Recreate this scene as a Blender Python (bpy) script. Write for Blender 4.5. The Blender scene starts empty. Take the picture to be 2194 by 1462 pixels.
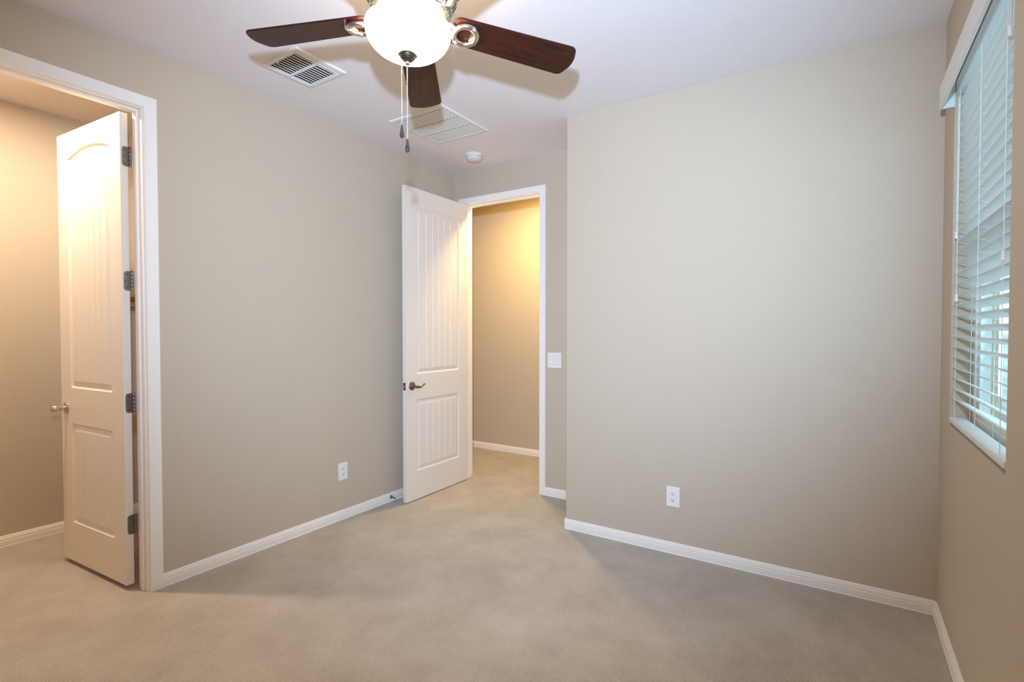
import bpy, bmesh, math, random
from mathutils import Vector, Matrix, Euler
random.seed(7)
PI = math.pi
SC = bpy.context.scene
COL = SC.collection

# ------------------------------------------------------------------ camera, world, light, exposure
H = 2.743                     # ceiling
W = 3.336                     # window wall plane
A = 0.531                     # depth of the door alcove
XC = 1.395                    # outer corner of the far wall
CAM = Vector((2.9609, -3.0688, 1.3345))

cam_d = bpy.data.cameras.new('camera')
cam = bpy.data.objects.new('camera', cam_d)
COL.objects.link(cam)
cam_d.sensor_fit = 'HORIZONTAL'
cam_d.sensor_width = 36.0
cam_d.lens = 36.0 * 1096.6 / 2194.0
cam_d.clip_start = 0.02
yaw, pit = -0.5764, 0.0211
fwd = Vector((math.sin(yaw) * math.cos(pit), math.cos(yaw) * math.cos(pit), -math.sin(pit)))
cam.location = CAM
cam.rotation_euler = fwd.to_track_quat('-Z', 'Y').to_euler()
SC.camera = cam

world = bpy.data.worlds.new('sky')
SC.world = world
world.use_nodes = True
wn = world.node_tree
wn.nodes.clear()
wo = wn.nodes.new('ShaderNodeOutputWorld')
wb = wn.nodes.new('ShaderNodeBackground')
wb.inputs['Color'].default_value = (0.58, 0.84, 1.0, 1)
wb.inputs['Strength'].default_value = 3.2
wn.links.new(wb.outputs[0], wo.inputs[0])

SC.view_settings.view_transform = 'Standard'
SC.view_settings.look = 'None'
SC.view_settings.gamma = 1.0
SC.view_settings.use_curve_mapping = False
SC.view_settings.exposure = 0.0
SC.cycles.max_bounces = 10
SC.cycles.diffuse_bounces = 6
SC.cycles.sample_clamp_indirect = 6.0
SC.cycles.use_denoising = True

BOWL_STRENGTH = 34.0
BOWL_COL = (1.0, 0.79, 0.50)


def light(name, kind, loc, energy, col, aim=None, **kw):
    d = bpy.data.lights.new(name, kind)
    d.energy = energy
    d.color = col
    for k, v in kw.items():
        setattr(d, k, v)
    o = bpy.data.objects.new(name, d)
    COL.objects.link(o)
    o.location = loc
    if aim is not None:
        o.rotation_euler = (Vector(aim) - Vector(loc)).to_track_quat('-Z', 'Y').to_euler()
    return o


# the photographer's flash, on a bracket just above the camera; daylight-cool against the warm lamps
light('camera_flash', 'SPOT', (2.90, -3.07, 1.70), 585.0, (0.48, 0.665, 0.96), aim=(2.90 - 1.66, -3.07 + 2.70, 1.93),
      spot_size=math.radians(105), spot_blend=1.0, shadow_soft_size=0.03)
# recessed ceiling lamps of the closet and of the hall
light('closet_lamp', 'AREA', (-0.56, -2.24, H - 0.02), 33.0, (1.0, 0.83, 0.63), aim=(-0.56, -2.24, 0), shape='DISK', size=0.09)
light('hall_lamp', 'AREA', (0.46, 0.90, H - 0.02), 36.0, (1.0, 0.75, 0.30), aim=(0.46, 0.90, 0), shape='DISK', size=0.22)


# ------------------------------------------------------------------ materials
def srgb(r, g, b):
    f = lambda c: (c / 255 / 12.92) if c / 255 <= 0.04045 else ((c / 255 + 0.055) / 1.055) ** 2.4
    return (f(r), f(g), f(b), 1)


def mat(name, col, rough=0.6, metal=0.0, spec=0.5, bump=None, mottled=None, coat=0.0):
    m = bpy.data.materials.new(name)
    m.use_nodes = True
    nt = m.node_tree
    bs = nt.nodes['Principled BSDF']
    bs.inputs['Base Color'].default_value = col
    bs.inputs['Roughness'].default_value = rough
    bs.inputs['Metallic'].default_value = metal
    bs.inputs['Specular IOR Level'].default_value = spec
    bs.inputs['Coat Weight'].default_value = coat
    tc = nt.nodes.new('ShaderNodeTexCoord')
    if mottled:
        sc, amt = mottled
        n = nt.nodes.new('ShaderNodeTexNoise')
        n.inputs['Scale'].default_value = sc
        n.inputs['Detail'].default_value = 6
        nt.links.new(tc.outputs['Object'], n.inputs['Vector'])
        mx = nt.nodes.new('ShaderNodeMixRGB')
        mx.inputs[1].default_value = tuple(c * (1 - amt) for c in col[:3]) + (1,)
        mx.inputs[2].default_value = tuple(min(1, c * (1 + amt)) for c in col[:3]) + (1,)
        nt.links.new(n.outputs['Fac'], mx.inputs[0])
        nt.links.new(mx.outputs[0], bs.inputs['Base Color'])
    if bump:
        sc, st, dist = bump
        n = nt.nodes.new('ShaderNodeTexNoise')
        n.inputs['Scale'].default_value = sc
        n.inputs['Detail'].default_value = 4
        nt.links.new(tc.outputs['Object'], n.inputs['Vector'])
        b = nt.nodes.new('ShaderNodeBump')
        b.inputs['Strength'].default_value = st
        b.inputs['Distance'].default_value = dist
        nt.links.new(n.outputs['Fac'], b.inputs['Height'])
        nt.links.new(b.outputs[0], bs.inputs['Normal'])
    return m


M = {}
M['wall'] = mat('greige_wall_paint', srgb(199, 184, 163), 0.75, spec=0.25, bump=(55, 0.18, 0.004))
M['ceiling'] = mat('ceiling_paint', srgb(236, 230, 229), 0.85, spec=0.2, bump=(60, 0.18, 0.004))
M['trim'] = mat('white_trim_paint', srgb(246, 239, 230), 0.38, spec=0.45, bump=(30, 0.05, 0.002))
M['door'] = mat('white_door_paint', srgb(236, 227, 216), 0.42, spec=0.45, bump=(45, 0.05, 0.002))
M['plastic'] = mat('white_plastic', srgb(238, 235, 228), 0.35)
M['slot'] = mat('dark_slot', (0.02, 0.02, 0.02, 1), 0.6)
M['gap'] = mat('device_gap_grey', (0.30, 0.30, 0.30, 1), 0.6)
M['vent'] = mat('white_enamel', srgb(232, 230, 226), 0.45)
M['duct'] = mat('painted_duct_shade', (0.035, 0.036, 0.038, 1), 0.8)
M['filter'] = mat('grey_filter', srgb(95, 97, 104), 0.9, bump=(200, 0.3, 0.003))
M['nickel'] = mat('brushed_nickel', (0.62, 0.58, 0.52, 1), 0.26, 1.0, bump=(90, 0.04, 0.001))
M['pewter'] = mat('dark_satin_nickel', (0.20, 0.18, 0.155, 1), 0.30, 1.0)
M['hinge'] = mat('satin_hinge_metal', (0.25, 0.24, 0.225, 1), 0.36, 1.0)
M['screw'] = mat('screw_head', (0.12, 0.12, 0.12, 1), 0.4, 1.0)
M['housing'] = mat('fan_motor_nickel', (0.66, 0.62, 0.55, 1), 0.3, 1.0)
M['housing_dark'] = mat('fan_housing_shadow', (0.03, 0.035, 0.033, 1), 0.5)
M['chain'] = mat('bead_chain', (0.85, 0.83, 0.78, 1), 0.3, 1.0)
M['blind'] = mat('white_faux_wood', srgb(226, 228, 226), 0.42)
M['cord'] = mat('white_cord', srgb(235, 235, 230), 0.7)
M['vinyl'] = mat('white_vinyl', srgb(230, 232, 232), 0.4)
M['smoke'] = mat('ivory_plastic', srgb(232, 228, 220), 0.4)
M['shelf'] = mat('brown_shelf_wood', srgb(110, 84, 58), 0.6, mottled=(6, 0.15))
M['rubber'] = mat('white_rubber', srgb(225, 222, 215), 0.7)
M['gravel'] = mat('yard_gravel', srgb(150, 140, 128), 0.95, mottled=(8, 0.3), bump=(60, 0.6, 0.02))
M['stucco'] = mat('pale_stucco', srgb(200, 200, 196), 0.9, bump=(40, 0.4, 0.01))
M['iron'] = mat('dark_fence_metal', srgb(40, 46, 52), 0.6)
M['rear'] = M['wall']


def carpet_material():
    m = bpy.data.materials.new('beige_carpet')
    m.use_nodes = True
    nt = m.node_tree
    bs = nt.nodes['Principled BSDF']
    bs.inputs['Roughness'].default_value = 0.95
    bs.inputs['Specular IOR Level'].default_value = 0.05
    bs.inputs['Sheen Weight'].default_value = 0.15
    tc = nt.nodes.new('ShaderNodeTexCoord')

    def noise(sc, det, rough=0.55):
        n = nt.nodes.new('ShaderNodeTexNoise')
        n.inputs['Scale'].default_value = sc
        n.inputs['Detail'].default_value = det
        n.inputs['Roughness'].default_value = rough
        nt.links.new(tc.outputs['Object'], n.inputs['Vector'])
        return n
    patch = noise(3.2, 8, 0.66)
    tuft = noise(150, 5, 0.75)
    r1 = nt.nodes.new('ShaderNodeValToRGB')
    r1.color_ramp.elements[0].position = 0.32
    r1.color_ramp.elements[0].color = srgb(180, 168, 154)
    r1.color_ramp.elements[1].position = 0.68
    r1.color_ramp.elements[1].color = srgb(200, 189, 176)
    nt.links.new(patch.outputs['Fac'], r1.inputs[0])
    r2 = nt.nodes.new('ShaderNodeValToRGB')
    r2.color_ramp.elements[0].position = 0.3
    r2.color_ramp.elements[0].color = (0.70, 0.69, 0.68, 1)
    r2.color_ramp.elements[1].position = 0.7
    r2.color_ramp.elements[1].color = (1.08, 1.08, 1.08, 1)
    nt.links.new(tuft.outputs['Fac'], r2.inputs[0])
    mx = nt.nodes.new('ShaderNodeMixRGB')
    mx.blend_type = 'MULTIPLY'
    mx.inputs[0].default_value = 1.0
    nt.links.new(r1.outputs[0], mx.inputs[1])
    nt.links.new(r2.outputs[0], mx.inputs[2])
    nt.links.new(mx.outputs[0], bs.inputs['Base Color'])
    # tuft rows plus pile bump
    vor = nt.nodes.new('ShaderNodeTexVoronoi')
    vor.inputs['Scale'].default_value = 105
    vor.inputs['Randomness'].default_value = 0.45
    nt.links.new(tc.outputs['Object'], vor.inputs['Vector'])
    b1 = nt.nodes.new('ShaderNodeBump')
    b1.invert = True
    b1.inputs['Strength'].default_value = 0.8
    b1.inputs['Distance'].default_value = 0.004
    nt.links.new(vor.outputs['Distance'], b1.inputs['Height'])
    b2 = nt.nodes.new('ShaderNodeBump')
    b2.inputs['Strength'].default_value = 0.35
    b2.inputs['Distance'].default_value = 0.02
    n3 = noise(14, 4)
    nt.links.new(n3.outputs['Fac'], b2.inputs['Height'])
    nt.links.new(b1.outputs[0], b2.inputs['Normal'])
    nt.links.new(b2.outputs[0], bs.inputs['Normal'])
    return m


M['carpet'] = carpet_material()


def wood_material():
    m = bpy.data.materials.new('dark_cherry_blade')
    m.use_nodes = True
    nt = m.node_tree
    bs = nt.nodes['Principled BSDF']
    bs.inputs['Roughness'].default_value = 0.36
    bs.inputs['Specular IOR Level'].default_value = 0.22
    tc = nt.nodes.new('ShaderNodeTexCoord')
    mp = nt.nodes.new('ShaderNodeMapping')
    mp.inputs['Scale'].default_value = (3, 45, 45)
    nt.links.new(tc.outputs['Object'], mp.inputs['Vector'])
    n = nt.nodes.new('ShaderNodeTexNoise')
    n.inputs['Scale'].default_value = 2.0
    n.inputs['Detail'].default_value = 6
    n.inputs['Distortion'].default_value = 0.6
    nt.links.new(mp.outputs[0], n.inputs['Vector'])
    r = nt.nodes.new('ShaderNodeValToRGB')
    r.color_ramp.elements[0].position = 0.3
    r.color_ramp.elements[0].color = (0.020, 0.0055, 0.0035, 1)
    r.color_ramp.elements[1].position = 0.75
    r.color_ramp.elements[1].color = (0.054, 0.0130, 0.0072, 1)
    nt.links.new(n.outputs['Fac'], r.inputs[0])
    nt.links.new(r.outputs[0], bs.inputs['Base Color'])
    return m


M['wood'] = wood_material()


def emit_material(name, col, st):
    m = bpy.data.materials.new(name)
    m.use_nodes = True
    nt = m.node_tree
    bs = nt.nodes['Principled BSDF']
    bs.inputs['Base Color'].default_value = (0.9, 0.88, 0.84, 1)
    bs.inputs['Roughness'].default_value = 0.25
    bs.inputs['Emission Color'].default_value = col + (1,)
    bs.inputs['Emission Strength'].default_value = st
    return m


M['bowl'] = emit_material('lit_opal_glass', BOWL_COL, BOWL_STRENGTH)
M['can_lens'] = emit_material('lit_lamp_lens', (1.0, 0.74, 0.42), 6.0)


def glass_material(name, col, rough=0.0):
    m = bpy.data.materials.new(name)
    m.use_nodes = True
    nt = m.node_tree
    nt.nodes.clear()
    o = nt.nodes.new('ShaderNodeOutputMaterial')
    g = nt.nodes.new('ShaderNodeBsdfGlossy')
    g.inputs['Roughness'].default_value = 0.02
    t = nt.nodes.new('ShaderNodeBsdfTransparent')
    t.inputs['Color'].default_value = col
    fr = nt.nodes.new('ShaderNodeFresnel')
    fr.inputs['IOR'].default_value = 1.45
    mx = nt.nodes.new('ShaderNodeMixShader')
    # one clean reflection at the outer face of the sheet, none inside it
    ge = nt.nodes.new('ShaderNodeNewGeometry')
    ml = nt.nodes.new('ShaderNodeMath')
    ml.operation = 'SUBTRACT'
    ml.use_clamp = True
    nt.links.new(fr.outputs[0], ml.inputs[0])
    nt.links.new(ge.outputs['Backfacing'], ml.inputs[1])
    nt.links.new(ml.outputs[0], mx.inputs[0])
    nt.links.new(t.outputs[0], mx.inputs[1])
    nt.links.new(g.outputs[0], mx.inputs[2])
    nt.links.new(mx.outputs[0], o.inputs[0])
    return m


M['glass'] = glass_material('window_glass', (0.90, 0.96, 0.96, 1))


def smoky():
    m = mat('smoky_fob_glass', (0.055, 0.048, 0.042, 1), 0.10)
    bs = m.node_tree.nodes['Principled BSDF']
    bs.inputs['Transmission Weight'].default_value = 0.25
    bs.inputs['IOR'].default_value = 1.45
    return m


M['fob'] = smoky()


# ------------------------------------------------------------------ mesh helpers
class MB:
    """collects verts and faces for one mesh"""

    def __init__(s):
        s.v = []
        s.f = []
        s.mi = []

    def add(s, vs, fs, m=0):
        b = len(s.v)
        s.v += [tuple(p) for p in vs]
        s.f += [tuple(i + b for i in f) for f in fs]
        s.mi += [m] * len(fs)

    def box(s, c, d, rot=None, m=0, bev=0.0):
        if bev > 0:
            bm = bmesh.new()
            bmesh.ops.create_cube(bm, size=1)
            for v in bm.verts:
                v.co = Vector((v.co.x * d[0], v.co.y * d[1], v.co.z * d[2]))
            bmesh.ops.bevel(bm, geom=list(bm.edges), offset=bev, segments=2, affect='EDGES', profile=0.6)
            vs = [v.co.copy() for v in bm.verts]
            bm.verts.index_update()
            fs = [[v.index for v in f.verts] for f in bm.faces]
            bm.free()
        else:
            vs = [Vector((x * d[0] / 2, y * d[1] / 2, z * d[2] / 2)) for x in (-1, 1) for y in (-1, 1) for z in (-1, 1)]
            fs = [(0, 1, 3, 2), (4, 6, 7, 5), (0, 4, 5, 1), (2, 3, 7, 6), (0, 2, 6, 4), (1, 5, 7, 3)]
        if rot is not None:
            vs = [rot @ v for v in vs]
        s.add([v + Vector(c) for v in vs], fs, m)
        return s

    def lathe(s, prof, n=32, org=(0, 0, 0), rot=None, m=0, a0=0.0, a1=2 * PI):
        """prof: list of (r, z)"""
        full = abs(a1 - a0 - 2 * PI) < 1e-6
        cnt = n if full else n + 1
        vs = []
        for r, z in prof:
            for k in range(cnt):
                a = a0 + (a1 - a0) * k / n
                vs.append(Vector((r * math.cos(a), r * math.sin(a), z)))
        fs = []
        for i in range(len(prof) - 1):
            for k in range(n):
                k2 = (k + 1) % cnt
                fs.append((i * cnt + k, i * cnt + k2, (i + 1) * cnt + k2, (i + 1) * cnt + k))
        if rot is not None:
            vs = [rot @ v for v in vs]
        s.add([v + Vector(org) for v in vs], fs, m)
        return s

    def tube(s, pts, rad, n=10, m=0, cap=True, flat=1.0):
        pts = [Vector(p) for p in pts]
        rads = rad if isinstance(rad, (list, tuple)) else [rad] * len(pts)
        prev = None
        vs = []
        for i, p in enumerate(pts):
            t = (pts[min(i + 1, len(pts) - 1)] - pts[max(i - 1, 0)]).normalized()
            if prev is None:
                u = t.cross(Vector((0, 0, 1)))
                if u.length < 1e-3:
                    u = t.cross(Vector((1, 0, 0)))
                u.normalize()
            else:
                u = (prev - t * prev.dot(t)).normalized()
            prev = u
            w = t.cross(u)
            for k in range(n):
                a = 2 * PI * k / n
                vs.append(p + u * math.cos(a) * rads[i] + w * math.sin(a) * rads[i] * flat)
        fs = []
        for i in range(len(pts) - 1):
            for k in range(n):
                k2 = (k + 1) % n
                fs.append((i * n + k, i * n + k2, (i + 1) * n + k2, (i + 1) * n + k))
        if cap:
            fs.append(tuple(reversed(range(n))))
            fs.append(tuple(range((len(pts) - 1) * n, len(pts) * n)))
        s.add(vs, fs, m)
        return s

    def torus(s, R, r, n=40, k=10, org=(0, 0, 0), sx=1.0, sy=1.0, m=0, a0=0, a1=2 * PI):
        full = abs(a1 - a0 - 2 * PI) < 1e-6
        cnt = n if full else n + 1
        vs = []
        for i in range(cnt):
            a = a0 + (a1 - a0) * i / n
            for j in range(k):
                b = 2 * PI * j / k
                rr = R + r * math.cos(b)
                vs.append(Vector((rr * math.cos(a) * sx, rr * math.sin(a) * sy, r * math.sin(b))) + Vector(org))
        fs = []
        for i in range(n):
            i2 = (i + 1) % cnt
            for j in range(k):
                j2 = (j + 1) % k
                fs.append((i * k + j, i2 * k + j, i2 * k + j2, i * k + j2))
        s.add(vs, fs, m)
        return s

    def prism(s, outline, z0, z1, m=0, rot=None, org=(0, 0, 0)):
        n = len(outline)
        vs = [Vector((x, y, z0)) for x, y in outline] + [Vector((x, y, z1)) for x, y in outline]
        fs = [tuple(reversed(range(n))), tuple(range(n, 2 * n))]
        fs += [(i, (i + 1) % n, n + (i + 1) % n, n + i) for i in range(n)]
        if rot is not None:
            vs = [rot @ v for v in vs]
        s.add([v + Vector(org) for v in vs], fs, m)
        return s

    def sphere(s, c, r, seg=8, ring=5, m=0):
        prof = [(max(1e-5, r * math.sin(PI * i / ring)), -r * math.cos(PI * i / ring)) for i in range(ring + 1)]
        return s.lathe(prof, seg, c, None, m)

    def build(s, name, mats, parent=None, smooth=None, loc=None, rot=None):
        me = bpy.data.meshes.new(name)
        me.from_pydata(s.v, [], s.f)
        me.validate()
        ml = mats if isinstance(mats, (list, tuple)) else [mats]
        for m_ in ml:
            me.materials.append(M[m_] if isinstance(m_, str) else m_)
        if len(ml) > 1 and len(me.polygons) == len(s.mi):
            me.polygons.foreach_set('material_index', s.mi)
        bm = bmesh.new()
        bm.from_mesh(me)
        bmesh.ops.remove_doubles(bm, verts=bm.verts, dist=1e-6)
        bmesh.ops.recalc_face_normals(bm, faces=bm.faces)
        if smooth is not None:
            lim = math.radians(smooth)
            for f in bm.faces:
                f.smooth = True
            for e in bm.edges:
                if len(e.link_faces) == 2:
                    e.smooth = e.calc_face_angle(0.0) < lim
                else:
                    e.smooth = False
        bm.to_mesh(me)
        bm.free()
        o = bpy.data.objects.new(name, me)
        COL.objects.link(o)
        if parent is not None:
            o.parent = parent
        if loc is not None:
            o.location = loc
        if rot is not None:
            o.rotation_euler = rot
        return o


def empty(name, loc=(0, 0, 0), rot=(0, 0, 0)):
    o = bpy.data.objects.new(name, None)
    o.empty_display_size = 0.05
    COL.objects.link(o)
    o.location = loc
    o.rotation_euler = rot
    return o


def tag(o, label=None, cat=None, group=None, kind=None):
    if label:
        o['label'] = label
    if cat:
        o['category'] = cat
    if group:
        o['group'] = group
    if kind:
        o['kind'] = kind
    return o


def struct(o, label=None, cat=None):
    return tag(o, label, cat, None, 'structure')


def copy_tree(o, parent=None):
    c = o.copy()
    COL.objects.link(c)
    if parent is not None:
        c.parent = parent
    for ch in list(o.children):
        copy_tree(ch, c)
    return c


# ------------------------------------------------------------------ room shell
def wall(name, p0, p1, t, z0=0.0, z1=H, holes=(), m='wall', label=None):
    """vertical slab from p0 to p1 (plan); thickness t grows to the left of the direction p0->p1"""
    p0, p1 = Vector((p0[0], p0[1], 0)), Vector((p1[0], p1[1], 0))
    L = (p1 - p0).length
    u = (p1 - p0).normalized()
    nrm = Vector((-u.y, u.x, 0)) * t
    ss = sorted({0.0, L} | {h[0] for h in holes} | {h[1] for h in holes})
    zs = sorted({z0, z1} | {h[2] for h in holes} | {h[3] for h in holes})
    solid = {}
    for i in range(len(ss) - 1):
        for j in range(len(zs) - 1):
            sm, zm = (ss[i] + ss[i + 1]) / 2, (zs[j] + zs[j + 1]) / 2
            solid[i, j] = not any(h[0] < sm < h[1] and h[2] < zm < h[3] for h in holes)
    b = MB()
    P = lambda s_, z_, k: p0 + u * s_ + Vector((0, 0, z_)) + nrm * k
    for (i, j), ok in solid.items():
        if not ok:
            continue
        a, c, d, e = ss[i], ss[i + 1], zs[j], zs[j + 1]
        b.add([P(a, d, 0), P(c, d, 0), P(c, e, 0), P(a, e, 0)], [(0, 1, 2, 3)])
        b.add([P(a, d, 1), P(c, d, 1), P(c, e, 1), P(a, e, 1)], [(3, 2, 1, 0)])
        if not solid.get((i - 1, j)):
            b.add([P(a, d, 0), P(a, e, 0), P(a, e, 1), P(a, d, 1)], [(0, 1, 2, 3)])
        if not solid.get((i + 1, j)):
            b.add([P(c, d, 0), P(c, d, 1), P(c, e, 1), P(c, e, 0)], [(0, 1, 2, 3)])
        if not solid.get((i, j - 1)):
            b.add([P(a, d, 0), P(a, d, 1), P(c, d, 1), P(c, d, 0)], [(0, 1, 2, 3)])
        if not solid.get((i, j + 1)):
            b.add([P(a, e, 0), P(c, e, 0), P(c, e, 1), P(a, e, 1)], [(0, 1, 2, 3)])
    return struct(b.build(name, m), label)


YB = -3.75       # rear wall
TW = 0.115
JL = -1.916      # closet door: hinge jamb face
CW = 0.716       # clear width of the closet opening
DOORH = 2.435

struct(MB().box((0.95, -1.05, -0.05), (5.4, 5.7, 0.1)).build('floor', 'carpet'), 'beige cut pile carpet over the whole floor')
struct(MB().box((0.95, -1.05, H + 0.05), (5.4, 5.7, 0.1)).build('ceiling', 'ceiling'), 'flat white painted ceiling')

# left wall with the closet door opening
TL = 0.098       # left wall thickness
wall('wall_left', (0, YB), (0, A), TL, holes=[(JL - CW - 0.019 - YB, JL + 0.019 - YB, 0, DOORH + 0.030)],
     label='long greige wall with the closet doorway on the left')
# far wall and its return into the door alcove, one bull-nosed corner
r = 0.012
outl = [(XC, A)] + [(XC + r - r * math.cos(a), r - r * math.sin(a)) for a in [PI / 2 * k / 6 for k in range(7)]] + \
       [(W + 0.15, 0), (W + 0.15, TW), (XC + TW, TW), (XC + TW, A)]
struct(MB().prism(outl, 0, H).build('wall_far', 'wall', smooth=40), 'wide pale greige wall facing the camera')
wall('wall_alcove', (-TW, A), (XC + TW, A), TW,
     holes=[(0.095 + TW, 0.908 + TW, 0, DOORH + 0.030)], label='short greige wall around the bedroom doorway')
# window wall
WY0, WY1, WZ0, WZ1 = -1.156, -0.25, 0.935, 2.385
wall('wall_right', (W + 0.15, YB), (W + 0.15, 0.0), 0.15, holes=[(WY0 - YB, WY1 - YB, WZ0, WZ1)],
     label='greige wall with the window on the right')
wall('wall_rear', (-1.6, YB - TW), (W + 0.15, YB - TW), TW)
# hall beyond the bedroom door
wall('wall_hall', (-1.6, 1.592), (1.75, 1.592), TW, label='hall wall seen through the bedroom doorway')
wall('wall_hall_left', (-1.6, A + TW), (-1.6, 1.592), TW)
wall('wall_hall_right', (1.75 + TW, A + TW), (1.75 + TW, 1.592), TW)
wall('wall_hall_front', (XC + TW, A), (1.75 + TW, A), TW)
wall('wall_hall_near', (-1.6, A), (-TW, A), TW)
# closet
CX = -1.372
wall('wall_closet', (CX, -3.15), (CX, -0.85), TW, label='closet back wall in warm light')
wall('wall_closet_right', (CX, -0.85), (-TW, -0.85), TW)
wall('wall_closet_left', (CX, -3.15 - TW), (-TW, -3.15 - TW), TW)


# ------------------------------------------------------------------ baseboards
BB = [(0, 0), (0.0145, 0), (0.0145, 0.005), (0.0115, 0.0075), (0.0115, 0.009), (0.0135, 0.011), (0.0135, 0.036),
      (0.0110, 0.0385), (0.0110, 0.0405), (0.0125, 0.043), (0.0115, 0.053), (0.0085, 0.0555), (0.0085, 0.0575),
      (0.0080, 0.0625), (0.0045, 0.067), (0, 0.067)]


def sweep(path, prof, side=1):
    """profile (d, z) swept along a plan polyline with mitred joints; d grows to the left (side=1) or right (-1)"""
    b = MB()
    pts = [Vector((p[0], p[1])) for p in path]
    n = len(pts)
    rows = []
    for i in range(n):
        d0 = (pts[i] - pts[i - 1]).normalized() if i > 0 else None
        d1 = (pts[i + 1] - pts[i]).normalized() if i < n - 1 else None
        d0 = d0 or d1
        d1 = d1 or d0
        n0, n1 = Vector((-d0.y, d0.x)) * side, Vector((-d1.y, d1.x)) * side
        mt = (n0 + n1)
        mt = mt / (mt.length_squared / 2) if mt.length > 1e-6 else n0
        rows.append([Vector((pts[i].x + mt.x * d, pts[i].y + mt.y * d, z)) for d, z in prof])
    k = len(prof)
    vs = [v for r_ in rows for v in r_]
    fs = []
    for i in range(n - 1):
        for j in range(k):
            j2 = (j + 1) % k
            fs.append((i * k + j, i * k + j2, (i + 1) * k + j2, (i + 1) * k + j))
    fs.append(tuple(range(k)))
    fs.append(tuple(reversed(range((n - 1) * k, n * k))))
    b.add(vs, fs)
    return b


CASW = 0.058
CAS_Y = JL + 0.006 + CASW + 0.002      # outer edge of the closet casing on the right
struct(sweep([(0, A), (0, CAS_Y)], BB, 1).build('baseboard_left', 'trim'), 'white baseboard along the left wall')
struct(sweep([(0, JL - CW - 0.07), (0, YB)], BB, 1).build('baseboard_left_rear', 'trim'))
struct(sweep([(XC, A), (0.944, A)], BB, 1).build('baseboard_alcove', 'trim'), 'short white baseboard beside the doorway')
struct(sweep([(W, 0), (XC + 0.010, 0), (XC, 0.010), (XC, A)], BB, 1).build('baseboard_far', 'trim'),
       'white baseboard along the far wall')
struct(sweep([(W, YB), (W, 0)], BB, 1).build('baseboard_right', 'trim'), 'white baseboard under the window wall')
struct(sweep([(1.75, 1.592), (-1.6, 1.592)], BB, 1).build('baseboard_hall', 'trim'), 'white baseboard in the hall')
struct(sweep([(CX, -0.85), (CX, -3.15)], BB, 1).build('baseboard_closet', 'trim'), 'white baseboard inside the closet')


# ------------------------------------------------------------------ casings and jambs
def casing(name, face, u0, u1, zt, wid, th, axis, sgn, label, leave=()):
    """flat casing on a wall face: legs and head mitred into one mesh. axis 'x': wall plane x=face, opening u=y; 'y': plane y=face"""
    prof = [(0, 0), (0, th * 0.72), (0.004, th), (wid - 0.004, th), (wid, th * 0.8), (wid, 0)]   # (across, out)
    b = MB()

    def P(u, z, o):
        return (face + sgn * o, u, z) if axis == 'x' else (u, face + sgn * o, z)
    k = len(prof)
    vs = []
    for d, o in prof:
        vs += [P(u0 - d, 0, o), P(u0 - d, zt + d, o), P(u1 + d, zt + d, o), P(u1 + d, 0, o)]
    fs = []
    for j in range(k - 1):
        for q in range(3):
            fs.append((j * 4 + q, j * 4 + q + 1, (j + 1) * 4 + q + 1, (j + 1) * 4 + q))
    for q in range(3):
        fs.append(((k - 1) * 4 + q, (k - 1) * 4 + q + 1, q + 1, q))
    b.add(vs, fs)
    fs2 = [tuple(j * 4 for j in range(k)), tuple(j * 4 + 3 for j in reversed(range(k)))]
    b.f += fs2
    b.mi += [0, 0]
    return struct(b.build(name, 'trim'), label)


def jamb(parent, axis, face, back, u0, u1, zt, stop0, stop1):
    """jamb lining of the opening with a stop strip; face/back = the two wall planes"""
    lo, hi = min(face, back) - 0.0015, max(face, back) + 0.0015
    b = MB()
    s = MB()
    cm, dm = (lo + hi) / 2, hi - lo
    sm, sd = (stop0 + stop1) / 2, abs(stop1 - stop0)

    def bx(mb, u, z, du, dz, c, d, bev=0.0015):
        if axis == 'x':
            mb.box((c, u, z), (d, du, dz), bev=bev)
        else:
            mb.box((u, c, z), (du, d, dz), bev=bev)
    t = 0.018
    bx(b, u0 - t / 2, zt / 2, t, zt, cm, dm)
    bx(b, u1 + t / 2, zt / 2, t, zt, cm, dm)
    bx(b, (u0 + u1) / 2, zt + t / 2, u1 - u0 + 2 * t, t, cm, dm)
    k = 0.011
    bx(s, u0 + k / 2, zt / 2, k, zt, sm, sd)
    bx(s, u1 - k / 2, zt / 2, k, zt, sm, sd)
    bx(s, (u0 + u1) / 2, zt - k / 2, u1 - u0 - 2 * k, k, sm, sd)
    j = b.build('jamb', 'trim', parent)
    s.build('stop_strip', 'trim', parent)
    return j


# closet doorway (left wall): trim_1
t1 = casing('trim_1', 0.0, JL - CW - 0.006, JL + 0.006, DOORH + 0.012, CASW + 0.002, 0.017, 'x', 1,
            'white casing around the closet doorway')
jamb(t1, 'x', 0.0, -TL, JL - CW, JL, DOORH + 0.008, -0.060, -0.030)
# bedroom doorway (alcove wall): trim_2
DX0, DX1 = 0.114, 0.888
t2 = casing('trim_2', A, DX0 - 0.004, DX1 + 0.004, DOORH + 0.010, 0.054, 0.017, 'y', -1,
            'white casing around the bedroom doorway')
jamb(t2, 'y', A, A + TW, DX0, DX1, DOORH + 0.006, A + 0.038, A + 0.072)
MB().box((DX1 - 0.0012, A + 0.022, 0.91), (0.003, 0.026, 0.058), bev=0.001).build('strike_plate', 'pewter', t2)


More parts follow.
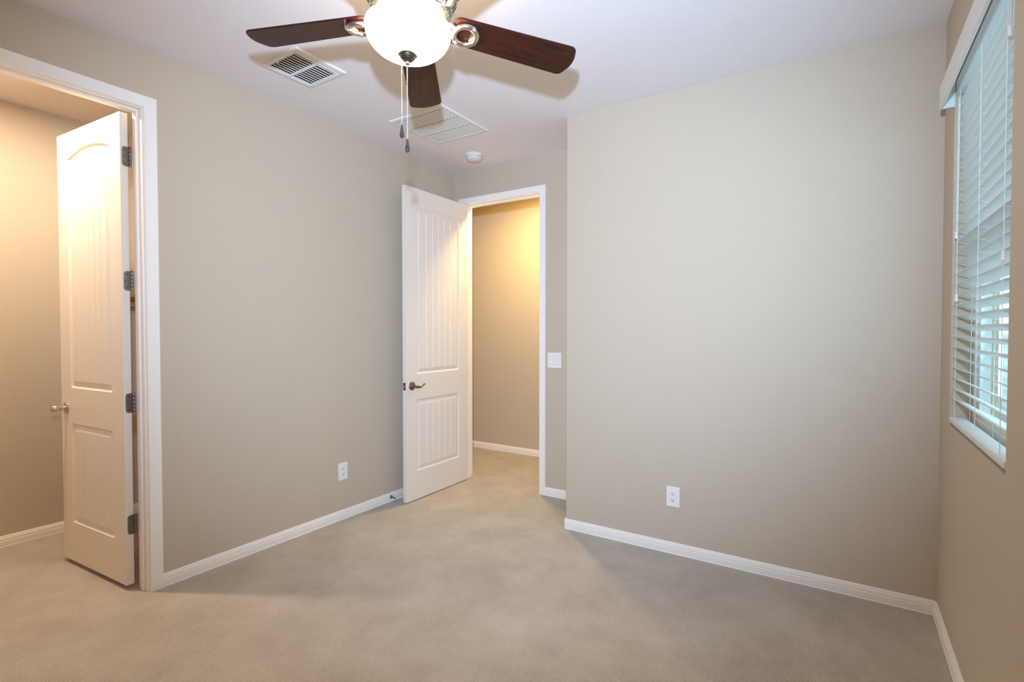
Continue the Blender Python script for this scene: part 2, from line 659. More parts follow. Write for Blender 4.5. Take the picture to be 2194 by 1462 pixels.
# ------------------------------------------------------------------ panel doors
def panel_door(name, wdt, hgt, th, n_planks, parent=None):
    """two-panel door, arched plank top panel over a plank bottom panel.
    local frame: x 0..wdt from the hinge edge, z 0..hgt, thickness centred on y=0"""
    st = 0.118                                   # stiles
    lo0, lo1 = 0.222, 0.785                      # lower panel
    up0, upS, rise = 0.985, 2.262, 0.040         # upper panel: bottom, spring of the arch, rise
    x0, x1 = st, wdt - st
    D = [0.0, 0.004, 0.011, 0.016, 0.036, 0.0385, 0.041]       # distances from the panel edge
    DEP = [0.0, 0.0045, 0.0085, 0.0090, 0.0030, 0.0032, 0.0022]

    def dep(d):
        if d <= 0:
            return 0.0
        for i in range(len(D) - 1):
            if d <= D[i + 1] + 1e-9:
                t_ = (d - D[i]) / (D[i + 1] - D[i])
                return DEP[i] + (DEP[i + 1] - DEP[i]) * t_
        return DEP[-1]
    fx0, fx1 = x0 + D[-1], x1 - D[-1]
    xs = {0.0, wdt}
    for d in D:
        xs |= {x0 + d, x1 - d}
    groove = {}
    for k in range(1, n_planks):
        g = fx0 + (fx1 - fx0) * k / n_planks
        for off, dd in ((-0.0032, 0), (-0.0008, 1), (0.0008, 1), (0.0032, 0)):
            xs.add(g + off)
            groove[round(g + off, 6)] = dd
    for k in range(1, 24):
        c = fx0 + (fx1 - fx0) * k / 24
        if min(abs(c - q) for q in xs) > 0.005:
            xs.add(c)
    xs = sorted(xs)
    half = (x1 - x0) / 2
    Rr = (half * half + rise * rise) / (2 * rise)

    def arch(x):
        q = max(-half, min(half, x - (x0 + x1) / 2))
        return upS + math.sqrt(Rr * Rr - q * q) - (Rr - rise)
    rows = []      # each row: function x -> (z, panel distance or None)
    rows.append(lambda x: (0.0, -1))
    for d in D:
        rows.append(lambda x, d=d: (lo0 + d, d))
    for d in reversed(D):
        rows.append(lambda x, d=d: (lo1 - d, d))
    for d in D:
        rows.append(lambda x, d=d: (up0 + d, d))
    for d in reversed(D):
        rows.append(lambda x, d=d: (arch(x) - d, d))
    rows.append(lambda x: (hgt, -1))
    b = MB()
    nx, nr = len(xs), len(rows)
    for sgn in (-1, 1):
        vs = []
        for rw in rows:
            for x in xs:
                z, dz = rw(x)
                dx = min(x - x0, x1 - x)
                d = min(dx, dz)
                e = dep(d)
                if d >= D[-1] - 1e-6 and groove.get(round(x, 6)):
                    e += 0.0028
                vs.append((x, sgn * (th / 2 - e), z))
        fs = []
        for j in range(nr - 1):
            for i in range(nx - 1):
                q = (j * nx + i, j * nx + i + 1, (j + 1) * nx + i + 1, (j + 1) * nx + i)
                fs.append(q if sgn < 0 else tuple(reversed(q)))
        b.add(vs, fs)
    # edges
    y = th / 2
    b.add([(0, -y, 0), (0, y, 0), (0, y, hgt), (0, -y, hgt)], [(3, 2, 1, 0)])
    b.add([(wdt, -y, 0), (wdt, y, 0), (wdt, y, hgt), (wdt, -y, hgt)], [(0, 1, 2, 3)])
    b.add([(0, -y, 0), (wdt, -y, 0), (wdt, y, 0), (0, y, 0)], [(3, 2, 1, 0)])
    b.add([(0, -y, hgt), (wdt, -y, hgt), (wdt, y, hgt), (0, y, hgt)], [(0, 1, 2, 3)])
    return b.build(name, 'door', parent)


def rosette(mb, y, sgn, x, z):
    """stepped round rose on the door face, axis along y"""
    rot = Matrix.Rotation(-sgn * PI / 2, 3, 'X')
    prof = [(0.033, 0), (0.033, 0.003), (0.030, 0.006), (0.026, 0.0075), (0.023, 0.0075), (0.021, 0.010), (0.0145, 0.013),
            (0.0135, 0.017), (0.0125, 0.030), (0.0001, 0.030)]
    mb.lathe(prof, 32, (x, y, z), rot)


def lever_set(parent, x, z, th, sgn, direction, name='lever_handle'):
    """rose, neck and wavy lever on one face; direction = +1/-1 along local x"""
    y = sgn * th / 2
    rz = MB()
    rosette(rz, y, sgn, x, z)
    h = rz.build(name, 'pewter', parent, smooth=35)
    lv = MB()
    yy = y + sgn * 0.040
    pts = [(x, y + sgn * 0.022, z), (x, y + sgn * 0.034, z), (x + direction * 0.004, yy, z - 0.001),
           (x + direction * 0.022, yy + sgn * 0.004, z - 0.007), (x + direction * 0.040, yy + sgn * 0.006, z - 0.0075),
           (x + direction * 0.058, yy + sgn * 0.006, z - 0.002), (x + direction * 0.074, yy + sgn * 0.004, z + 0.006),
           (x + direction * 0.090, yy + sgn * 0.002, z + 0.0105), (x + direction * 0.104, yy - sgn * 0.002, z + 0.010),
           (x + direction * 0.113, yy - sgn * 0.006, z + 0.007)]
    rad = [0.0115, 0.0120, 0.0115, 0.0085, 0.0075, 0.0072, 0.0068, 0.0060, 0.0045, 0.0022]
    lv.tube(pts, rad, 14)
    lv.build('lever', 'pewter', h, smooth=50)
    return h


def hinge(parent, z, th, x_edge, pin, leaf_dir, mats=('hinge', 'screw')):
    """leaf on the hinge edge of the door plus knuckle. local door frame"""
    b = MB()
    hh, ww, rr = 0.100, 0.036, 0.014
    # leaf outline in (y, z): straight at the pin side, rounded corners on the far side
    s = leaf_dir
    y0 = pin[1]
    y1 = y0 + s * ww
    out = [(y0, -hh / 2)]
    for k in range(6):
        a = PI / 2 * k / 5
        out.append((y1 - s * (rr - rr * math.sin(a)), -hh / 2 + rr - rr * math.cos(a)))
    for k in range(6):
        a = PI / 2 * k / 5
        out.append((y1 - s * (rr - rr * math.cos(a)), hh / 2 - rr + rr * math.sin(a)))
    out.append((y0, hh / 2))
    n = len(out)
    vs = [(x_edge - 0.0016, q[0], z + q[1]) for q in out] + [(x_edge + 0.0004, q[0], z + q[1]) for q in out]
    fs = [tuple(range(n)), tuple(reversed(range(n, 2 * n)))] + [(i, (i + 1) % n, n + (i + 1) % n, n + i) for i in range(n)]
    b.add(vs, fs)
    # knuckle barrels
    for k in range(5):
        z0 = z - hh / 2 + hh * k / 5
        b.lathe([(0.0001, 0), (0.0058, 0), (0.0062, 0.001), (0.0062, hh / 5 - 0.0015), (0.0058, hh / 5 - 0.0006), (0.0001, hh / 5 - 0.0006)],
                14, (pin[0], pin[1], z0))
    b.lathe([(0.0001, 0.004), (0.004, 0.003), (0.006, 0), (0.0001, 0)], 14, (pin[0], pin[1], z + hh / 2))
    o = b.build('hinge', [mats[0]], parent, smooth=35)
    sc = MB()
    for dy, dz in ((0.022, 0.034), (0.028, 0.0), (0.022, -0.034)):
        sc.lathe([(0.0042, 0), (0.0036, 0.0009), (0.0001, 0.0009)], 12, (x_edge - 0.0017, y0 + s * dy, z + dz), Matrix.Rotation(-PI / 2, 3, 'Y'))
    sc.build('screw', mats[1], o)
    return o


TH = 0.035
# bedroom door: swings into the room, opened square to the doorway; pin near the left jamb
d1 = panel_door('door_1', 0.766, 2.428, TH, 6)
PIN1 = (DX0 - 0.001, A - 0.006)
LOC1 = (TH / 2 + 0.0055, 0.0)
# local x runs from the hinge edge to the free edge (room -y); local +y looks to room +x
d1.rotation_euler = (0, 0, -PI / 2 + math.radians(0.6))
d1.location = (PIN1[0] + 0.006 + TH / 2, PIN1[1] - 0.003, 0.008)
struct(d1, 'white arched plank door standing open into the bedroom, lever handle on its face')
lever_set(d1, 0.766 - 0.064, 0.895, TH, 1, -1)
lever_set(d1, 0.766 - 0.064, 0.895, TH, -1, -1)
lt = MB().box((0.766 + 0.0006, 0, 0.895), (0.0022, 0.026, 0.057), bev=0.0008).build('latch_plate', 'pewter', d1)
lb = MB().prism([(-0.006, -0.006), (0.006, -0.006), (0.006, 0.004), (-0.006, 0.009)], -0.009, 0.009, org=(0.766 + 0.006, 0, 0.895)).build('latch_bolt', 'nickel', lt)
for hz in (0.28, 0.95, 1.60, 2.24):
    hinge(d1, hz, TH, 0.0, (-0.003, -TH / 2 - 0.006), 1)

# closet door: swings into the closet
d2 = panel_door('door_2', 0.706, 2.408, TH, 6)
ang = math.radians(86.0)
dv = Vector((-math.sin(ang), -math.cos(ang)))
nv = Vector((math.cos(ang), -math.sin(ang)))      # towards the room face
PIN2 = Vector((-TL - 0.006, JL - 0.013))
c2 = PIN2 + dv * 0.003 + nv * (0.006 + TH / 2)
# local x -> dv ; local y -> rotated 90 ccw from dv = (cos, -sin)... = nv
d2.location = (c2.x, c2.y, 0.026)
d2.rotation_euler = (0, 0, math.atan2(dv.y, dv.x))
struct(d2, 'white arched plank door opened into the lit closet, four hinges on its edge')


def egg_knob(parent, x, z, th, sgn):
    y = sgn * th / 2
    b = MB()
    rot = Matrix.Rotation(-sgn * PI / 2, 3, 'X')
    b.lathe([(0.032, 0), (0.032, 0.004), (0.029, 0.008), (0.024, 0.010), (0.017, 0.012), (0.0001, 0.012)], 32, (x, y, z), rot)
    h = b.build('door_knob', 'nickel', parent, smooth=35)
    k = MB()
    k.lathe([(0.013, 0.008), (0.011, 0.014), (0.0105, 0.026), (0.012, 0.031), (0.016, 0.036), (0.0185, 0.044), (0.0195, 0.053),
             (0.0185, 0.061), (0.014, 0.068), (0.007, 0.072), (0.0001, 0.073)], 32, (x, y, z), rot)
    k.build('knob', 'nickel', h, smooth=60)


egg_knob(d2, 0.706 - 0.062, 0.868, TH, 1)
egg_knob(d2, 0.706 - 0.062, 0.868, TH, -1)
MB().box((0.706 + 0.0006, 0, 0.868), (0.0022, 0.026, 0.057), bev=0.0008).build('latch_plate', 'nickel', d2)
for hz in (0.308, 0.935, 1.560, 2.190):
    hinge(d2, hz, TH, 0.0, (-0.003, -TH / 2 - 0.009), 1)


# ------------------------------------------------------------------ window
w1 = empty('window_1', (W + 0.096, (WY0 + WY1) / 2, WZ0))
struct(w1, 'white framed single hung window behind the blind')
wy, wz = WY1 - WY0, WZ1 - WZ0
fr = MB()
FW = 0.045
for sy in (-1, 1):
    fr.box((0, sy * (wy / 2 - FW / 2), wz / 2), (0.05, FW, wz), bev=0.003)
fr.box((0, 0, FW / 2), (0.05, wy - 2 * FW, FW), bev=0.003)
fr.box((0, 0, wz - FW / 2), (0.05, wy - 2 * FW, FW), bev=0.003)
fr.build('window_frame', 'vinyl', w1)
sa = MB()
SW = 0.032
for z0, z1, dx in ((FW, wz / 2 + 0.016, -0.006), (wz / 2 - 0.016, wz - FW, 0.012)):
    for sy in (-1, 1):
        sa.box((dx, sy * (wy / 2 - FW - SW / 2), (z0 + z1) / 2), (0.018, SW, z1 - z0), bev=0.002)
    sa.box((dx, 0, z0 + SW / 2), (0.018, wy - 2 * FW - 2 * SW, SW), bev=0.002)
    sa.box((dx, 0, z1 - SW / 2), (0.018, wy - 2 * FW - 2 * SW, SW), bev=0.002)
sa.build('sash', 'vinyl', w1)
gl = MB()
gl.box((-0.006, 0, (FW + wz / 2) / 2), (0.004, wy - 2 * FW - 2 * SW, wz / 2 - FW - SW))
gl.box((0.012, 0, (wz / 2 + wz - FW) / 2), (0.004, wy - 2 * FW - 2 * SW, wz / 2 - FW - SW))
gl.build('pane', 'glass', w1)

# blind
BX = W + 0.030
bl = empty('window_blind', (BX, (WY0 + WY1) / 2, WZ1))
tag(bl, 'white two inch slat blind with valance hung in the window opening', 'blind')
bw = wy - 0.016
pitch, tilt = 0.0432, math.radians(22)
top_z, bot_z = -0.135, -(WZ1 - WZ0) + 0.028
sl = MB()
n_sl = int((top_z - bot_z) / pitch)
for k in range(n_sl + 1):
    z = top_z - pitch * k
    if z < bot_z + 0.060:
        break
    prof = []
    for q in range(9):
        t_ = -1 + 2 * q / 8
        prof.append((t_ * 0.0252, 0.0012 * (1 - t_ * t_)))
    outl = [(x, y + 0.0015) for x, y in prof] + [(x, y - 0.0015) for x, y in reversed(prof)]
    rot = Matrix.Rotation(tilt, 3, 'Y') @ Matrix.Rotation(PI / 2, 3, 'X')
    sl.prism(outl, -bw / 2, bw / 2, rot=rot, org=(0, 0, z))
sl.build('slats', 'blind', bl, smooth=30)
MB().box((-0.006, 0, bot_z - 0.004), (0.054, bw, 0.022), bev=0.006).build('bottom_rail', 'blind', bl)
MB().box((0.0, 0, -0.045), (0.056, bw, 0.055), bev=0.003).build('headrail', 'blind', bl)
va = MB()
vprof = [(-0.073, -0.018), (-0.069, -0.016), (-0.069, -0.116), (-0.072, -0.121), (-0.080, -0.118), (-0.081, -0.105), (-0.081, -0.030), (-0.078, -0.019)]
va.prism([(x, z) for x, z in vprof], -bw / 2 - 0.008, bw / 2 + 0.008, rot=Matrix.Rotation(PI / 2, 3, 'X'))
for sy in (-1, 1):
    va.box((-0.050, sy * (bw / 2 + 0.004), -0.068), (0.040, 0.007, 0.100))
va.build('valance', 'blind', bl)


def cordline(mb, x, y, z0, z1, rad=0.0013):
    mb.tube([(x, y, z0), (x, y, (z0 + z1) / 2), (x, y, z1)], rad, 6)


ladders = []
yc_ = (WY0 + WY1) / 2
for yy in (-1.053 - yc_, -0.712 - yc_, -0.325 - yc_):
    b = MB()
    for xx in (-0.0235, 0.0235):
        cordline(b, xx, yy, -0.07, bot_z + 0.004, 0.0011)
    for k in range(n_sl):
        z = top_z - pitch * k - 0.003
        if z < bot_z + 0.060:
            break
        dz = 0.0235 * math.tan(tilt) * 0.9
        b.tube([(-0.0235, yy + 0.003, z + dz), (0.0235, yy + 0.003, z - dz)], 0.0008, 5)
    b.build('ladder_cord', 'cord', bl)


def tassel_cord(y, z_end, x=-0.030):
    b = MB()
    cordline(b, x, y, -0.115, z_end + 0.024, 0.0014)
    o = b.build('lift_cord', 'cord', bl)
    t_ = MB()
    t_.lathe([(0.0001, 0.028), (0.0050, 0.028), (0.0056, 0.025), (0.0052, 0.017), (0.0062, 0.005), (0.0066, 0.001), (0.0058, 0), (0.0001, 0)], 16, (x, y, z_end))
    t_.build('tassel', 'plastic', o, smooth=40)


tassel_cord(-1.111 - yc_, 2.150 - WZ1)
tassel_cord(-1.087 - yc_, 1.532 - WZ1)
tassel_cord(-0.338 - yc_, 1.707 - WZ1)
tassel_cord(-0.363 - yc_, 1.451 - WZ1)

# outside the window
tag(MB().box((W + 5.2, 3.0, -0.35), (10, 22, 0.1)).build('yard_ground', 'gravel'), kind='structure')
bwl = MB()
bwl.box((W + 2.6, 4.0, 0.45), (0.2, 16.0, 1.5))
bwl.box((W + 2.6, 4.0, 1.22), (0.26, 16.0, 0.06))
struct(bwl.build('garden_wall', 'stucco'), 'pale garden wall outside the window')


# ------------------------------------------------------------------ ceiling fan
TILT = (-0.0574, -0.0095, 0)
fan = empty('ceiling_fan', (1.6271, -1.689, 2.4658), TILT)
tag(fan, 'five blade ceiling fan with dark wood blades and lit white glass bowl', 'ceiling fan')
RB, TH0, PHI, WT = 0.6660, math.radians(199.773), math.radians(-11.157), 0.155

# blade: x radial, y across
r0, w0, w1_ = 0.150, 0.128, WT
def blade_outline():
    o = []
    cr = 0.030
    def hw(x):
        t_ = (x - r0) / (RB - r0)
        return (w0 + (w1_ - w0) * t_) / 2
    # root side, rounded
    for k in range(9):
        a = PI / 2 + PI / 2 * (k / 8)
        o.append((r0 + 0.03 + 0.03 * math.cos(a), hw(r0) - 0.03 + 0.03 * math.sin(a)))
    for k in range(9):
        a = PI + PI / 2 * (k / 8)
        o.append((r0 + 0.03 + 0.03 * math.cos(a), -hw(r0) + 0.03 + 0.03 * math.sin(a)))
    h1 = hw(RB - cr)
    for k in range(9):
        a = -PI / 2 + PI / 2 * (k / 8) * 0.9
        o.append((RB - 0.012 - cr + cr * math.cos(a), -h1 + cr + cr * math.sin(a)))
    for k in range(7):
        t_ = k / 6
        y = -h1 + cr + (2 * h1 - 2 * cr) * t_
        o.append((RB - 0.010 + 0.010 * (1 - (2 * t_ - 1) ** 2), y))
    for k in range(9):
        a = PI / 2 * 0.1 + PI / 2 * (k / 8) * 0.9
        o.append((RB - 0.012 - cr + cr * math.cos(a), h1 - cr + cr * math.sin(a)))
    return o


bo = blade_outline()
bmb = MB()
bmb.prism(bo, 0.0, 0.0065)
blade_mesh = None


def make_blade(theta):
    global blade_mesh
    if blade_mesh is None:
        o = bmb.build('fan_blade', 'wood', fan)
        mod = o.modifiers.new('bevel', 'BEVEL')
        mod.width = 0.0015
        mod.segments = 2
        mod.limit_method = 'ANGLE'
        o.rotation_euler = (PHI, 0, theta)
        # blade iron: open ring medallion under the blade root, arm to the motor
        b = MB()
        b.torus(0.0430, 0.0112, 48, 12, (0.205, 0, -0.0085))
        for a in (0.45, -1.15, 2.3):
            for q in (-0.10, 0.0, 0.10):
                aa = a + q
                cx_, cy_ = 0.205 + 0.0430 * math.cos(aa), 0.0430 * math.sin(aa)
                rot = Matrix.Rotation(aa, 3, 'Z') @ Matrix.Rotation(PI / 2, 3, 'X')
                t_ = MB()
                t_.torus(0.0114, 0.0018, 20, 6)
                b.add([rot @ Vector(v) + Vector((cx_, cy_, -0.0085)) for v in t_.v], t_.f)
        for sy in (-1, 1):
            b.tube([(0.170, sy * 0.020, -0.0075), (0.150, sy * 0.024, -0.004), (0.125, sy * 0.020, 0.008), (0.100, sy * 0.012, 0.022), (0.085, sy * 0.008, 0.028)],
                   [0.0085, 0.009, 0.009, 0.010, 0.010], 10)
        b.box((0.235, 0, -0.002), (0.020, 0.06, 0.005), bev=0.002)
        b.build('blade_iron', 'nickel', o, smooth=45)
        blade_mesh = o
        return o
    c = copy_tree(blade_mesh, fan)
    c.rotation_euler = (PHI, 0, theta)
    return c


for i in range(5):
    make_blade(TH0 - math.radians(72) * i)

# motor housing, with a flared slotted lower bell
hb = MB()
hb.lathe([(0.0001, 0.004), (0.100, 0.004), (0.116, 0.008), (0.130, 0.018), (0.143, 0.034), (0.156, 0.054), (0.166, 0.076), (0.171, 0.092), (0.173, 0.098),
          (0.173, 0.112), (0.166, 0.118), (0.162, 0.140), (0.150, 0.156), (0.120, 0.170), (0.070, 0.178), (0.030, 0.182), (0.0001, 0.182)], 64)
mh = hb.build('motor_housing', 'housing', fan, smooth=40)
for grp in range(5):
    slots = MB()
    for q in range(1, 8):
        a = TH0 + PI / 5 + 2 * PI * grp / 5 + (q - 4) * math.radians(7.6)
        for (ra, za, rb, zb) in ((0.1130, 0.0068, 0.1280, 0.0160), (0.1330, 0.0205, 0.1440, 0.0345), (0.1480, 0.0405, 0.1610, 0.0650)):
            e = Vector((math.cos(a), math.sin(a), 0))
            n = Vector((-math.sin(a), math.cos(a), 0))
            p, q_ = e * ra + Vector((0, 0, za)), e * rb + Vector((0, 0, zb))
            d_ = (q_ - p).normalized()
            rot = Matrix((d_, n, d_.cross(n))).transposed()
            slots.box((p + q_) / 2, ((q_ - p).length, 0.0085, 0.0035), rot=rot, bev=0.0012)
    slots.build('vent_slots', 'housing_dark', mh)
MB().lathe([(0.013, 0.175), (0.013, 0.240), (0.016, 0.240)], 20).build('downrod', 'housing', fan, smooth=40)
MB().lathe([(0.0001, 0.205), (0.020, 0.205), (0.030, 0.210), (0.052, 0.228), (0.066, 0.250), (0.070, 0.262), (0.070, 0.276), (0.0001, 0.276)], 40).build('canopy', 'housing', fan, smooth=40)
# switch housing between motor and bowl
MB().lathe([(0.0001, 0.006), (0.060, 0.006), (0.062, 0.000), (0.060, -0.040), (0.075, -0.046), (0.075, -0.050), (0.0001, -0.050)], 40).build('switch_housing', 'housing', fan, smooth=40)
# bowl: open-topped opal glass, lit
OFS = (-0.0085 * math.cos(yaw), 0.0085 * math.sin(yaw), 0)   # the bowl hangs a little off the blade axis
prof = []
zr, zb_, Rm = -0.044, -0.137, 0.154
n_ = 26
for k in range(n_ + 1):
    a = PI / 2 * k / n_
    prof.append((max(0.004, Rm * max(0.0, math.cos(a)) ** 0.80), zr + (zb_ - zr) * math.sin(a)))
inner = [(max(0.004, r_ - 0.004), z + 0.004) for r_, z in reversed(prof)]
bowl = MB()
bowl.lathe([(Rm - 0.004, zr + 0.004), (Rm + 0.001, zr + 0.004)] + prof + inner, 64, OFS)
bo_ = bowl.build('light_bowl', 'bowl', fan, smooth=60)
bo_['label'] = 'lit white glass bowl'
# finial under the bowl
MB().lathe([(0.0001, -0.130), (0.0330, -0.131), (0.0350, -0.134), (0.0340, -0.138), (0.0310, -0.1395), (0.0300, -0.1410), (0.0270, -0.1450), (0.0200, -0.1530),
            (0.0120, -0.1590), (0.0075, -0.1605), (0.0070, -0.1620), (0.0080, -0.1660), (0.0065, -0.1700), (0.0001, -0.1725)], 36, OFS).build('finial', 'pewter', fan, smooth=35)


def chain(dx, dy, z0, z1):
    """bead chain with a smoky drop fob; hangs plumb whatever the tilt of the fan"""
    b = MB()
    L = z0 - z1
    n = int(L / 0.0056)
    for k in range(n):
        b.sphere((0, 0, -0.0056 * k), 0.0021, 7, 5)
    b.tube([(0, 0, 0), (0, 0, -L)], 0.0006, 5)
    o = b.build('pull_chain', 'chain', fan, smooth=80)
    o.location = (dx + OFS[0], dy + OFS[1], z0)
    o.rotation_euler = (-TILT[0], -TILT[1], 0)
    f = MB()
    f.lathe([(0.0001, 0.0), (0.0028, 0.0), (0.0035, -0.003), (0.0050, -0.012), (0.0072, -0.024), (0.0082, -0.032), (0.0078, -0.039), (0.0060, -0.043), (0.0001, -0.0445)], 20)
    fo = f.build('pull_fob', 'fob', o, smooth=60)
    fo.location = (0, 0, -L)
    MB().lathe([(0.0001, 0.002), (0.0032, 0.001), (0.0034, -0.004), (0.0001, -0.004)], 14).build('fob_collar', 'pewter', fo, smooth=50)
    MB().lathe([(0.0001, -0.0400), (0.0068, -0.0405), (0.0045, -0.0452), (0.0001, -0.046)], 16).build('fob_tip', 'pewter', fo, smooth=50)
    return o


# camera-right direction in plan
cr_ = Vector((math.cos(yaw), -math.sin(yaw)))
chain(-0.0215 * cr_.x, -0.0215 * cr_.y, -0.150, -0.388)
chain(-0.001 * cr_.x, -0.001 * cr_.y, -0.171, -0.440)


# ------------------------------------------------------------------ ceiling vents
def rect_ring(b, x0, y0, x1, y1, wid, zlo, zhi, bevel):
    """picture-frame with a sloped outer edge, hanging from z=zhi down to zlo"""
    o = [(x0, y0), (x1, y0), (x1, y1), (x0, y1)]
    def off(d):
        return [(x0 + d, y0 + d), (x1 - d, y0 + d), (x1 - d, y1 - d), (x0 + d, y1 - d)]
    loops = [(off(0), zhi), (off(bevel * 0.3), zlo + 0.001), (off(bevel), zlo), (off(wid - 0.002), zlo), (off(wid), zlo + 0.002), (off(wid), zhi)]
    vs = []
    for lp, z in loops:
        vs += [(x, y, z) for x, y in lp]
    fs = []
    for i in range(len(loops) - 1):
        for k in range(4):
            fs.append((i * 4 + k, i * 4 + (k + 1) % 4, (i + 1) * 4 + (k + 1) % 4, (i + 1) * 4 + k))
    b.add(vs, fs)


# supply register near the fan: two banks of louvres
v1 = empty('ceiling_vent', (0.510, -1.347, H))
tag(v1, 'small square white ceiling register with two banks of open louvres', 'vent')
b = MB()
rect_ring(b, -0.155, -0.153, 0.155, 0.153, 0.028, -0.010, 0.0, 0.012)
b.box((0, 0, -0.0075), (0.256, 0.016, 0.005), bev=0.001)
b.build('frame', 'vent', v1)
MB().box((0, 0, -0.0012), (0.256, 0.252, 0.002)).build('duct_shade_plate', 'duct', v1)  # solid plate, no hole above; its dark colour paints the shade between louvres
b = MB()
for sy in (-1, 1):
    for k in range(11):
        x = -0.114 + 0.0228 * k
        tl = math.radians(20 if k < 10 else -12)
        b.box((x, sy * 0.0665, -0.0070), (0.0158, 0.116, 0.0024), rot=Matrix.Rotation(tl, 3, 'Y'))
b.build('louvers', 'vent', v1)
MB().lathe([(0.0001, -0.022), (0.004, -0.021), (0.005, -0.017), (0.003, -0.010), (0.0001, -0.010)], 12, (-0.03, -0.132, 0)).build('damper_lever', 'plastic', v1, smooth=60)

# return grille by the door: three banks of curved fins, punched bars
v2 = empty('return_vent', (0.608, -0.362, H))
tag(v2, 'large square white return grille with three banks of narrow fins, nearer the door', 'vent')
b = MB()
rect_ring(b, -0.237, -0.246, 0.237, 0.246, 0.026, -0.009, 0.0, 0.012)
ys = [-0.213, -0.071, 0.071, 0.218]
b.build('frame', 'vent', v2)
MB().box((0, 0, -0.0012), (0.424, 0.442, 0.002)).build('backing', 'filter', v2)
b = MB()
xs_ = [-0.200 + 0.0248 * k for k in range(17)]
for j in range(3):
    ya, yb = ys[j] + 0.006, ys[j + 1] - 0.006
    for x in xs_:
        b.box((x, (ya + yb) / 2, -0.0072), (0.0190, yb - ya, 0.0018), rot=Matrix.Rotation(math.radians(-4), 3, 'Y'))
b.build('louvers', 'vent', v2)
for y in ys[:3]:
    bar = MB().box((0, y, -0.0068), (0.420, 0.013, 0.006), bev=0.001).build('cross_bar', 'vent', v2)
    b = MB()
    for x in xs_:
        b.box((x + 0.008, y, -0.0099), (0.0085, 0.0085, 0.0012))
    b.build('punched_holes', 'slot', bar)

# smoke detector
sd = empty('smoke_detector', (0.452, 0.232, H))
tag(sd, 'round white smoke detector on the ceiling above the bedroom door', 'smoke detector')
MB().lathe([(0.0001, 0.0), (0.070, 0.0), (0.070, -0.006), (0.066, -0.008), (0.0001, -0.008)], 40).build('base_plate', 'plastic', sd, smooth=40)
b = MB()
b.lathe([(0.060, -0.008), (0.061, -0.018), (0.0615, -0.020), (0.0615, -0.032), (0.055, -0.040), (0.040, -0.044), (0.020, -0.0455), (0.0001, -0.0455)], 40)
cv = b.build('cover', 'smoke', sd, smooth=40)
b = MB()
b.lathe([(0.012, -0.0450), (0.0115, -0.0475), (0.0001, -0.048)], 20, (0.012, -0.012, 0))
b.build('test_button', 'plastic', cv, smooth=50)
b = MB()
for k in range(26):
    a = 2 * PI * k / 26
    b.box((0.0600 * math.cos(a), 0.0600 * math.sin(a), -0.026), (0.004, 0.0095, 0.005), rot=Matrix.Rotation(a, 3, 'Z'))
b.build('sensor_slots', 'gap', cv)
MB().box((0.026 * math.cos(-2.2), 0.026 * math.sin(-2.2), -0.0447), (0.004, 0.004, 0.002)).build('indicator_light', 'gap', cv)


# ------------------------------------------------------------------ outlets and switch
def wall_frame(o, loc, normal):
    """local x across, z up, -y towards the room"""
    ang_ = math.atan2(normal[1], normal[0]) + PI / 2
    o.location = loc
    o.rotation_euler = (0, 0, ang_)


def outlet(label):
    o = empty('wall_outlet')
    tag(o, label, 'outlet', 'duplex wall outlets')
    MB().box((0, -0.003, 0), (0.078, 0.006, 0.121), bev=0.0028).build('cover_plate', 'plastic', o)
    for sz in (-1, 1):
        b = MB()
        out = []
        for k in range(28):
            a = 2 * PI * k / 28
            out.append((0.0172 * math.cos(a), max(-0.0137, min(0.0137, 0.0172 * math.sin(a)))))
        b.prism(out, 0.0055, 0.0080, rot=Matrix.Rotation(PI / 2, 3, 'X'), org=(0, 0, sz * 0.0195))
        rc = b.build('receptacle', 'plastic', o)
        s_ = MB()
        zc = sz * 0.0195
        s_.box((-0.0063, -0.0080, zc + 0.003), (0.0024, 0.0012, 0.0088))
        s_.box((0.0063, -0.0080, zc + 0.003), (0.0024, 0.0012, 0.0072))
        s_.lathe([(0.0028, 0), (0.0028, 0.0008), (0.0001, 0.0008)], 12, (0, -0.0079, zc - 0.0068), Matrix.Rotation(PI / 2, 3, 'X'))
        s_.build('plug_slots', 'slot', rc)
    b = MB()
    b.lathe([(0.0032, 0), (0.0026, 0.0012), (0.0001, 0.0012)], 12, (0, -0.006, 0), Matrix.Rotation(PI / 2, 3, 'X'))
    b.build('screw', 'plastic', o)
    return o


o1 = outlet('white duplex outlet low on the left wall beside the open bedroom door')
wall_frame(o1, (0, -0.708, 0.340), (1, 0))
o2 = copy_tree(o1)
tag(o2, 'white duplex outlet low on the wide far wall', 'outlet')
wall_frame(o2, (2.114, 0, 0.341), (0, -1))

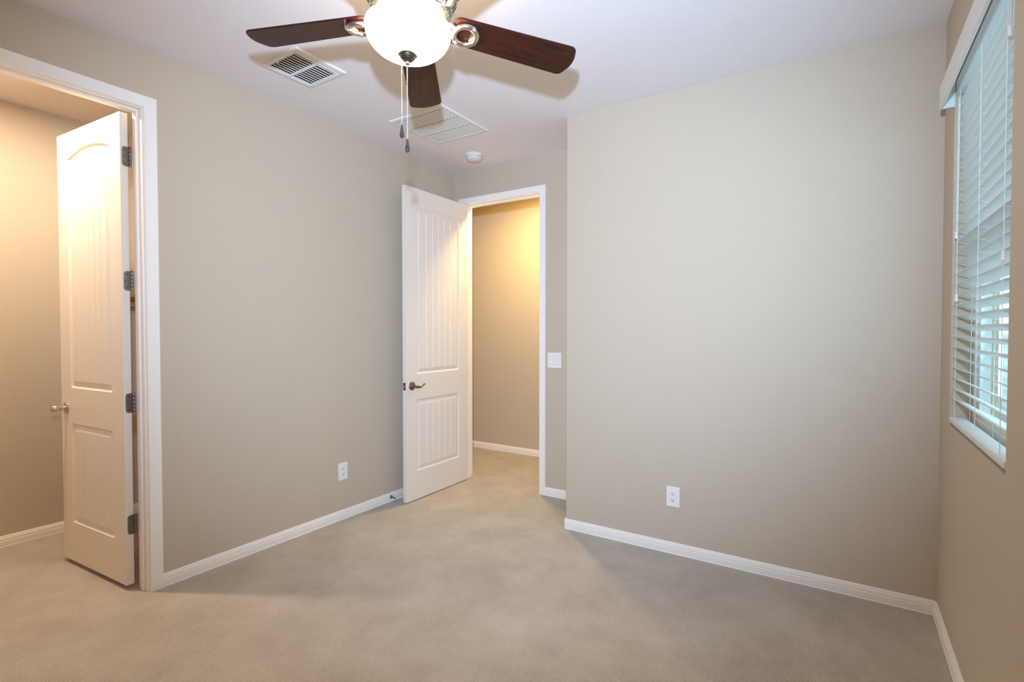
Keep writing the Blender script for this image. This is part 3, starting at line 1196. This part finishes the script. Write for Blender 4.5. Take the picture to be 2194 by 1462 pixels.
sw = empty('light_switch')
tag(sw, 'white double rocker light switch right of the bedroom doorway', 'light switch')
wall_frame(sw, (1.026, A, 1.095), (0, -1))
MB().box((0, -0.003, 0), (0.120, 0.006, 0.122), bev=0.0028).build('cover_plate', 'plastic', sw)
for i, sx in enumerate((-1, 1)):
    g = MB().box((sx * 0.0232, -0.0058, 0), (0.0350, 0.0014, 0.0690)).build('rocker_bezel', 'gap', sw)
    out = [(-0.0065, -0.0332), (-0.0095 if i == 0 else -0.0072, -0.0332), (-0.0078, 0.0), (-0.0072 if i == 0 else -0.0095, 0.0332), (-0.0065, 0.0332)]
    b = MB()
    b.prism([(y, z) for y, z in out], -0.0166, 0.0166, rot=Matrix(((0, 0, 1), (1, 0, 0), (0, 1, 0))), org=(sx * 0.0232, 0, 0))
    b.build('rocker', 'plastic', g)

# ------------------------------------------------------------------ door stop on the left baseboard
ds = empty('door_stop', (0.0135, -0.262, 0.036))
tag(ds, 'rigid metal door stop on the left baseboard behind the open bedroom door', 'door stop')
ry = Matrix.Rotation(PI / 2, 3, 'Y')
MB().lathe([(0.0001, 0), (0.0125, 0), (0.0125, 0.003), (0.008, 0.006), (0.0048, 0.010), (0.0042, 0.040), (0.0042, 0.062), (0.0001, 0.062)], 20, (0, 0, 0), ry).build('rod', 'pewter', ds, smooth=40)
MB().lathe([(0.0001, 0.060), (0.0075, 0.060), (0.0080, 0.064), (0.0075, 0.074), (0.0001, 0.076)], 20, (0, 0, 0), ry).build('bumper', 'rubber', ds, smooth=40)

# ------------------------------------------------------------------ closet shelf
sh = empty('closet_shelf', (CX, -1.17, 1.556))
tag(sh, 'brown wooden shelf end glimpsed in the closet behind the hinged door edge', 'shelf')
MB().box((0.15, 0, 0), (0.298, 0.632, 0.027), bev=0.002).build('shelf_board', 'shelf', sh)
MB().box((0.0095, 0, -0.032), (0.018, 0.632, 0.036), bev=0.002).build('cleat', 'trim', sh)

# ------------------------------------------------------------------ labels of the rest of the setting
for nm, lb in {'wall_rear': 'greige wall behind the camera', 'wall_hall_left': 'far left end wall of the hall',
               'wall_hall_right': 'far right end wall of the hall', 'wall_hall_front': 'hall wall right of the bedroom doorway',
               'wall_hall_near': 'hall wall left of the bedroom doorway', 'wall_closet_right': 'closet side wall behind the hinged door',
               'wall_closet_left': 'closet side wall nearest the camera', 'baseboard_left_rear': 'white baseboard left of the closet doorway',
               'yard_ground': 'gravel yard outside the window'}.items():
    bpy.data.objects[nm]['label'] = lb
for o in COL.objects:
    if o.parent is None and o.get('kind') == 'structure' and not o.get('category'):
        o['category'] = {'trim': 'door frame', 'yard': 'ground', 'garden': 'wall'}.get(o.name.split('_')[0], o.name.split('_')[0])
